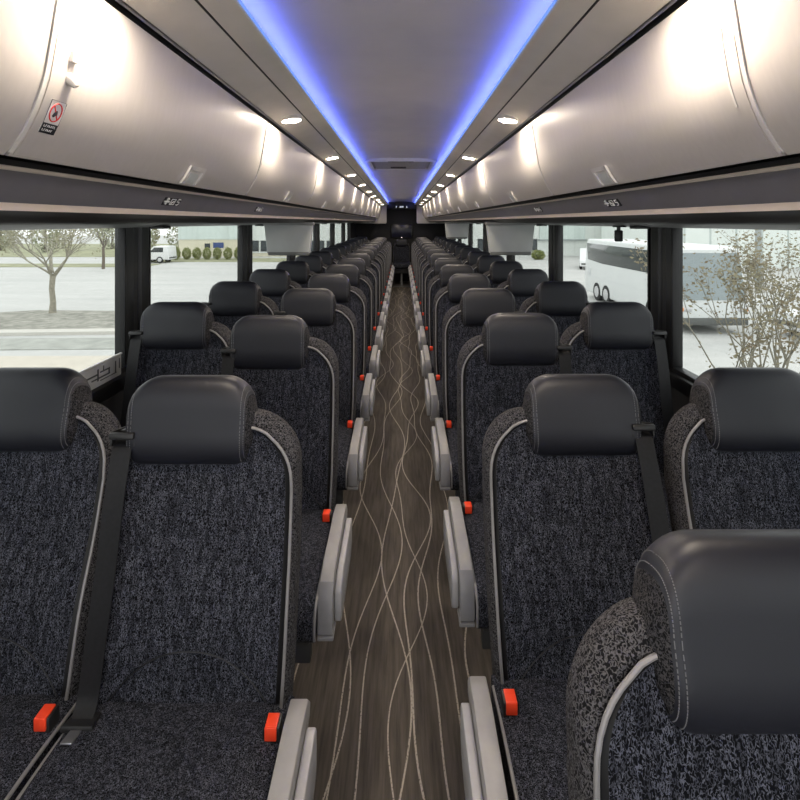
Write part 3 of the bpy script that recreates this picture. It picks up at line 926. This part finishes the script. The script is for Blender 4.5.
def leaf_cloud(pts, size, rnd, n_per=1, spread=.2):
    v, f = [], []
    for p in pts:
        for _ in range(n_per):
            c = Vector(p) + Vector((rnd.gauss(0, spread), rnd.gauss(0, spread), rnd.gauss(0, spread)))
            a = Vector((rnd.gauss(0, 1), rnd.gauss(0, 1), rnd.gauss(0, 1))).normalized()
            bq = a.orthogonal().normalized(); s_ = size * rnd.uniform(.6, 1.3)
            k = len(v)
            mid = c + a * s_ * .5 + bq.cross(a) * s_ * .08
            v += [c, mid + bq * s_ * .28, c + a * s_, mid - bq * s_ * .28]
            f += [(k, k + 1, k + 2, k + 3)]
    return MB().add(v, f)
def grow(rnd, p, d, L, r, depth, mb, tips, spread=.5, up=.25, nseg=4, splits=(2, 3), ratio=.72):
    path = [Vector(p)]; dd = Vector(d).normalized()
    for i in range(nseg):
        dd = (dd + Vector((rnd.gauss(0, .09), rnd.gauss(0, .09), rnd.gauss(0, .06) + .03 * up))).normalized()
        path.append(path[-1] + dd * L / nseg)
        if depth <= 2: tips.append(path[-1].copy())
    mb.tube(path, [r * (1 - .45 * i / nseg) for i in range(nseg + 1)], 6)
    if depth == 0:
        tips.append(path[-1].copy()); return
    for _ in range(rnd.randint(*splits)):
        a = Vector((rnd.gauss(0, 1), rnd.gauss(0, 1), rnd.gauss(0, .45) + up)).normalized()
        nd = (dd + a * spread).normalized()
        grow(rnd, path[-1] if rnd.random() < .7 else path[-2], nd, L * ratio * rnd.uniform(.8, 1.15), r * .55, depth - 1, mb, tips, spread, up, nseg, splits, ratio)

# near tree on the island: short trunk, vase of bare boughs
rt = random.Random(11)
tx, ty = px(52, 315)
tr_ = empty('young_tree', (tx, ty, GZ + .08), 'young tree with short trunk and sparse olive leaves on the car park island', 'tree')
mb = MB(); tips = []
mb.tube([(0, 0, 0), (.03, 0, .5), (-.03, 0, 1.1), (.02, 0, 1.7)], [.155, .12, .11, .12], 10)
for k in range(8):
    a = 2 * math.pi * k / 8 + .3
    d = Vector((math.cos(a) * .85, math.sin(a) * .6, rt.uniform(.65, 1.25)))
    grow(rt, (.02, 0, 1.55 + .15 * (k % 3)), d, 1.2, .052, 5, mb, tips, .62, .20, 4, (2, 3), .72)
mb.obj('trunk', 'bark_grey', tr_)
leaf_cloud(tips[::3], .10, rt, 1, .16).obj('foliage', 'leaf_olive', tr_)
# second tree farther off
tx, ty = px(103, 269)
tr_ = empty('young_tree', (tx, ty, GZ), 'slim tree farther off, beyond the lot near the left pillar', 'tree')
mb = MB(); tips = []
mb.tube([(0, 0, 0), (.03, 0, 1.0), (0, 0, 2.0)], [.14, .12, .11], 8)
for k in range(6):
    a = 2 * math.pi * k / 6
    grow(rt, (0, 0, 1.7 + .12 * k), (math.cos(a) * .5, math.sin(a) * .5, .9), 1.2, .06, 3, mb, tips, .5, .3, 3, (2, 3), .78)
mb.obj('trunk', 'bark', tr_)
leaf_cloud(tips, .24, rt, 3, .28).obj('foliage', 'leaf_overexposed', tr_)
# background trees and shrubs beyond the lot
for k in range(9):
    xx = -67 + k * 4.4 + rt.uniform(-.4, .4); yy = 72 + rt.uniform(-5, 8)
    o = empty('background_tree', (xx, yy, GZ), f'pale hazy background tree beyond the car park, {ORD[k]} from the left edge', 'tree', 'background trees beyond the car park')
    H = rt.uniform(3.6, 5.2)
    MB().tube([(0, 0, 0), (.1, 0, H * .4), (0, 0, H * .8)], [.2, .16, .06], 7).obj('trunk', 'bark', o)
    pts = []
    for _ in range(420):
        q = Vector((rt.gauss(0, 1), rt.gauss(0, 1), rt.gauss(0, 1))).normalized() * rt.uniform(.5, 1) ** .5
        pts.append((q.x * 1.85, q.y * 1.8, H * .47 + q.z * H * .45))
    leaf_cloud(pts, .42, rt, 1, .1).obj('foliage', 'leaf_overexposed' if k % 3 else 'leaf_olive', o)
# clipped shrubs before the left building
for k, cx in enumerate((176, 186.5, 196.7, 206.7, 217, 227.7, 238.2)):
    xx, yy = px(cx, 260)
    o = empty('clipped_shrub', (xx, yy, GZ), f'rounded green clipped shrub before the left building, {ORD[k]} from the white van', 'shrub', 'clipped shrubs before the left building')
    pts = []
    for _ in range(1100):
        q = Vector((rt.gauss(0, 1), rt.gauss(0, 1), rt.gauss(0, 1))).normalized()
        q *= rt.uniform(.75, 1); pts.append((q.x * .47, q.y * .42, .72 + q.z * .70 * (1 - .1 * abs(q.x))))
    leaf_cloud(pts, .12, rt, 1, .02).obj('foliage', 'leaf_hedge', o)
    MB().tube([(0, 0, 0), (0, 0, .5)], .05, 6).obj('stem', 'bark', o)
xx, yy = px(538, 259.5)
o = empty('round_shrub', (xx, yy, GZ), 'round green shrub before the right-hand building windows', 'shrub')
pts = []
for _ in range(1100):
    q = Vector((rt.gauss(0, 1), rt.gauss(0, 1), rt.gauss(0, 1))).normalized(); pts.append((q.x * .62, q.y * .6, .5 + q.z * .48))
leaf_cloud(pts, .18, rt, 1, .05).obj('foliage', 'leaf_hedge', o)
MB().tube([(0, 0, 0), (0, 0, .4)], .05, 6).obj('stem', 'bark', o)

# multi-stem shrub close outside the right window
rb = random.Random(23)
by = 7.6
o = empty('bare_shrub', (5.55, by, GZ), 'tall twiggy shrub with browning leaves close outside the right window', 'shrub')
mb = MB(); tips = []
mb.tube([(0, 0, 0), (0, 0, .8)], [.09, .07], 8)
for k in range(13):
    fx = -1.05 + 2.1 * k / 12
    d = Vector((fx * (.62 if fx > 0 else .36) + rb.gauss(0, .06), rb.gauss(0, .22), 1.0))
    grow(rb, (fx * .06, 0, .7), d, 1.35, .024, 3, mb, tips, .42, .35, 5, (2, 3), .70)
mb.obj('stems', 'bark_grey', o)
low = [t_ for t_ in tips if t_.z > 1.35]
leaf_cloud(low, .062, rb, 3, .07).obj('foliage', 'leaf_brown', o)

def wheel(mb, x, y, z, r, w, axis='x'):
    mb.cyl((x, y, z), axis, r, w, 22, .03, 0); mb.cyl((x, y, z), axis, r * .62, w + .02, 16, .01, 1)
# white coach parked on the right
bx0, bx1, by0, by1 = 10.45, 12.95, 18.7, 28.6
H = 3.26
o = empty('parked_coach', ((bx0 + bx1) / 2, (by0 + by1) / 2, GZ), 'white coach with dark window band parked outside on the right', 'bus')
hw_, hl_ = (bx1 - bx0) / 2, (by1 - by0) / 2
body = [(-hl_ + .25, .30), (hl_ - .10, .30), (hl_, .6), (hl_ + .02, 1.6), (hl_ - .22, H - .25), (hl_ - .5, H), (-hl_ + .9, H), (-hl_ + .45, H - .12), (-hl_ + .02, 1.25), (-hl_, .55)]
MB().prism(body, 'x', -hw_, hw_, .10, seg=3).obj('body', 'coach_white', o)
MB().prism([(hl_ - .5, 2.12), (hl_ - .33, 3.02), (-hl_ + .75, 3.0), (-hl_ + .5, 2.05), (hl_ - 2.4, 2.02)], 'x', -hw_ - .012, -hw_ + .02, .004).obj('side_window_band', 'dark_glass', o)
MB().prism([(-hl_ + .005, 1.28), (-hl_ + .385, 3.02), (-hl_ + .43, 3.0), (-hl_ + .06, 1.27)], 'x', -hw_ + .10, hw_ - .10, .004).obj('windshield', 'grey_glass', o)
MB().box(-hw_ + .03, hw_ - .03, -hl_ - .06, -hl_ + .2, .34, .62, .05).obj('front_bumper', 'bumper_dark', o)
for sx in (-1, 1):
    lp = MB().box(sx * (hw_ - .22) - .16, sx * (hw_ - .22) + .16, -hl_ - .02, -hl_ + .06, .85, 1.02, .03).obj('headlamp', 'rim_grey', o)
    MB().box(sx * (hw_ - .06) - .05, sx * (hw_ - .06) + .05, -hl_ - .012, -hl_ + .06, .86, 1.0, .02).obj('indicator_lamp', 'amber', lp)
for yy in (hl_ - 1.75, hl_ - 2.95, -hl_ + 2.3):
    for sx in (-1, 1):
        mb = MB(); wheel(mb, sx * (hw_ - .13), yy, .48, .48, .30); mb.obj('wheel', ['tyre', 'rim_grey'], o)
MB().box(-hw_ - .012, -hw_ + .01, hl_ - .9, hl_ - .45, 1.25, 1.65, .005).obj('side_grille', 'plate_grey', o)
MB().box(-hw_ - .008, -hw_ + .01, -hl_ + .6, hl_ - .4, 1.22, 1.235).obj('panel_seam', 'plate_grey', o)

def car(loc, rz, L, Wd, Hh, label, cat='car', boxy=False):
    o = empty('white_van' if boxy else 'white_car', loc, label, cat, None, rz)
    h = L / 2; w = Wd / 2
    if boxy: body = [(-h, .35), (h, .35), (h, .9), (h - .05, 1.05), (h - 1.15, 1.12), (h - 1.75, Hh), (-h + .1, Hh), (-h, 1.0)]
    else: body = [(-h, .32), (h, .32), (h, .7), (h - .1, .85), (h - 1.1, .98), (h - 1.9, Hh), (-h + 1.0, Hh), (-h + .2, 1.02), (-h, .9)]
    MB().prism(body, 'x', -w, w, .10, seg=3).obj('body', 'car_white', o)
    gl = [(h - 1.35, 1.12), (h - 1.85, Hh - .12), (h - 2.75, Hh - .12), (h - 2.75, 1.12)] if boxy else [(h - 1.35, 1.02), (h - 1.95, Hh - .1), (-h + 1.05, Hh - .1), (-h + .45, 1.04)]
    for sx in (-1, 1):
        MB().prism(gl, 'x', sx * (w - .02), sx * (w + .008), .003).obj('side_window', 'dark_glass', o)
        for yy in (h - .85, -h + .9):
            mb = MB(); wheel(mb, sx * (w - .09), yy, .34, .34, .22); mb.obj('wheel', ['tyre', 'rim_grey'], o)
    MB().box(-w + .15, w - .15, h - .02, h + .03, .45, .6, .02).obj('bumper', 'bumper_dark', o)
    MB().box(-w + .15, w - .15, -h - .03, -h + .02, .45, .6, .02).obj('bumper', 'bumper_dark', o)
    return o
cx, cy = px(160, 262.5)
car((cx - .35, cy, GZ), R(90), 3.3, 1.9, 1.72, 'white van parked beside the clipped shrubs across the car park', 'van', True)
cx, cy = px(584, 268)
car((cx + .6, cy, GZ), R(160), 4.6, 1.9, 1.75, 'white car half hidden behind the parked coach')
car((16.2, 18.2, GZ), R(96), 4.4, 1.85, 1.5, 'white car parked behind the twiggy shrub on the right')

# buildings
def building(name, label, x0, x1, y0, y1, h, wallmat, split=None, lowmat=None, wins=(), panes='window_dark'):
    o = empty(name, ((x0 + x1) / 2, y0, GZ), label, 'building')
    ox = (x0 + x1) / 2
    lo = split or 0
    MB().box(x0 - ox, x1 - ox, 0, y1 - y0, lo, h).obj('upper_wall', wallmat, o, smooth=False)
    if split: MB().box(x0 - ox + .02, x1 - ox - .02, .08, y1 - y0, 0, split).obj('lower_wall', lowmat, o, smooth=False)
    MB().box(x0 - ox - .1, x1 - ox + .1, -.1, y1 - y0, h, h + .2).obj('roof_edge', 'plate_grey', o, smooth=False)
    for (wx0, wx1, z0, z1, mt) in wins:
        f0 = MB(); 
        f0.box(wx0 - ox - .08, wx1 - ox + .08, .0, .10, z0 - .08, z1 + .08)
        fo = f0.obj('window_frame', 'wall_cream', o, smooth=False)
        MB().box(wx0 - ox, wx1 - ox, -.02, .05, z0, z1).obj('window_pane', mt, fo, smooth=False)
    return o
def wx(p, d): return .03 + (p - 402) * d / 501
def wz(p, d): return EYE - (p - 222) * d / 501 - GZ
d = 60
building('warehouse', 'pale green ribbed warehouse with cream base across the car park on the left', wx(178, d), wx(238, d) + .4, d, d + 25, 9, 'wall_green', wz(239.5, d), 'wall_cream',
         [(wx(204.5, d), wx(210, d), wz(248, d), wz(243.5, d), 'window_dark'), (wx(213, d), wx(223.5, d), wz(248, d), wz(242.5, d), 'window_blue')])
d = 61
building('office_block', 'white office block with dark windows beside the green warehouse', wx(246, d), wx(345, d), d, d + 24, 9, 'wall_white', wz(253, d), 'wall_cream',
         [(wx(p, d), wx(p + 5.6, d), wz(251, d), wz(241.2, d), 'window_dark') for p in (252.5, 261, 270, 300, 309, 318, 327)])
d = 62
building('white_depot', 'white depot with dark windows and large panelled doors on the right', wx(455, d), wx(652, d), d, d + 25, 9, 'wall_white', None, None,
         [(wx(p, d), wx(p + 5.2, d), wz(250, d), wz(239.5, d), 'window_dark') for p in (525, 531.3, 478, 486)])
d = 58
o = empty('panel_door', (19.8, 61.9, GZ), 'large pale roller door on the white depot behind the coach', 'door')
MB().box(-2.8, 2.8, -.15, .05, wz(240.5, d), 6).obj('door_leaf', 'wall_green', o, smooth=False)
MB().box(-3.0, 3.0, -.2, .05, wz(240.5, d) - .15, wz(240.5, d)).obj('door_frame', 'pole_grey', o, smooth=False)
d = 46
building('panel_shed', 'long pale panelled shed behind the twiggy shrub on the right', wx(662, d), wx(860, d), d, d + 14, 8, 'wall_panel')
o = empty('lamp_post', (wx(758, 30), 30, GZ), 'grey lamp post rising behind the twiggy shrub', 'post')
MB().tube([(0, 0, 0), (0, 0, 7)], [.19, .16], 12).obj('mast', 'pole_grey', o)
MB().box(-.28, .28, -.28, .28, 0, .35, .04).obj('footing', 'kerb', o)

# ------------------------------------------------------------------ daylight, camera
w = bpy.data.worlds.new('overcast'); sc.world = w; w.use_nodes = True
bg = w.node_tree.nodes['Background']; bg.inputs[0].default_value = (.97, .98, 1, 1); bg.inputs[1].default_value = 1.08
cam = bpy.data.cameras.new('camera'); co = bpy.data.objects.new('camera', cam); C.objects.link(co)
co.location = (.01, 0, EYE); co.rotation_euler = (R(90), 0, 0)
cam.sensor_width = 36; cam.lens = 36 * 501 / 800
cam.shift_x = -.0025; cam.shift_y = -.2225
cam.clip_start = .02; cam.clip_end = 400
sc.camera = co
vs = sc.view_settings
vs.view_transform = 'Standard'; vs.look = 'None'; vs.exposure = 1.25; vs.gamma = 1; vs.use_curve_mapping = False
sc.cycles.use_denoising = True
sc.cycles.max_bounces = 8
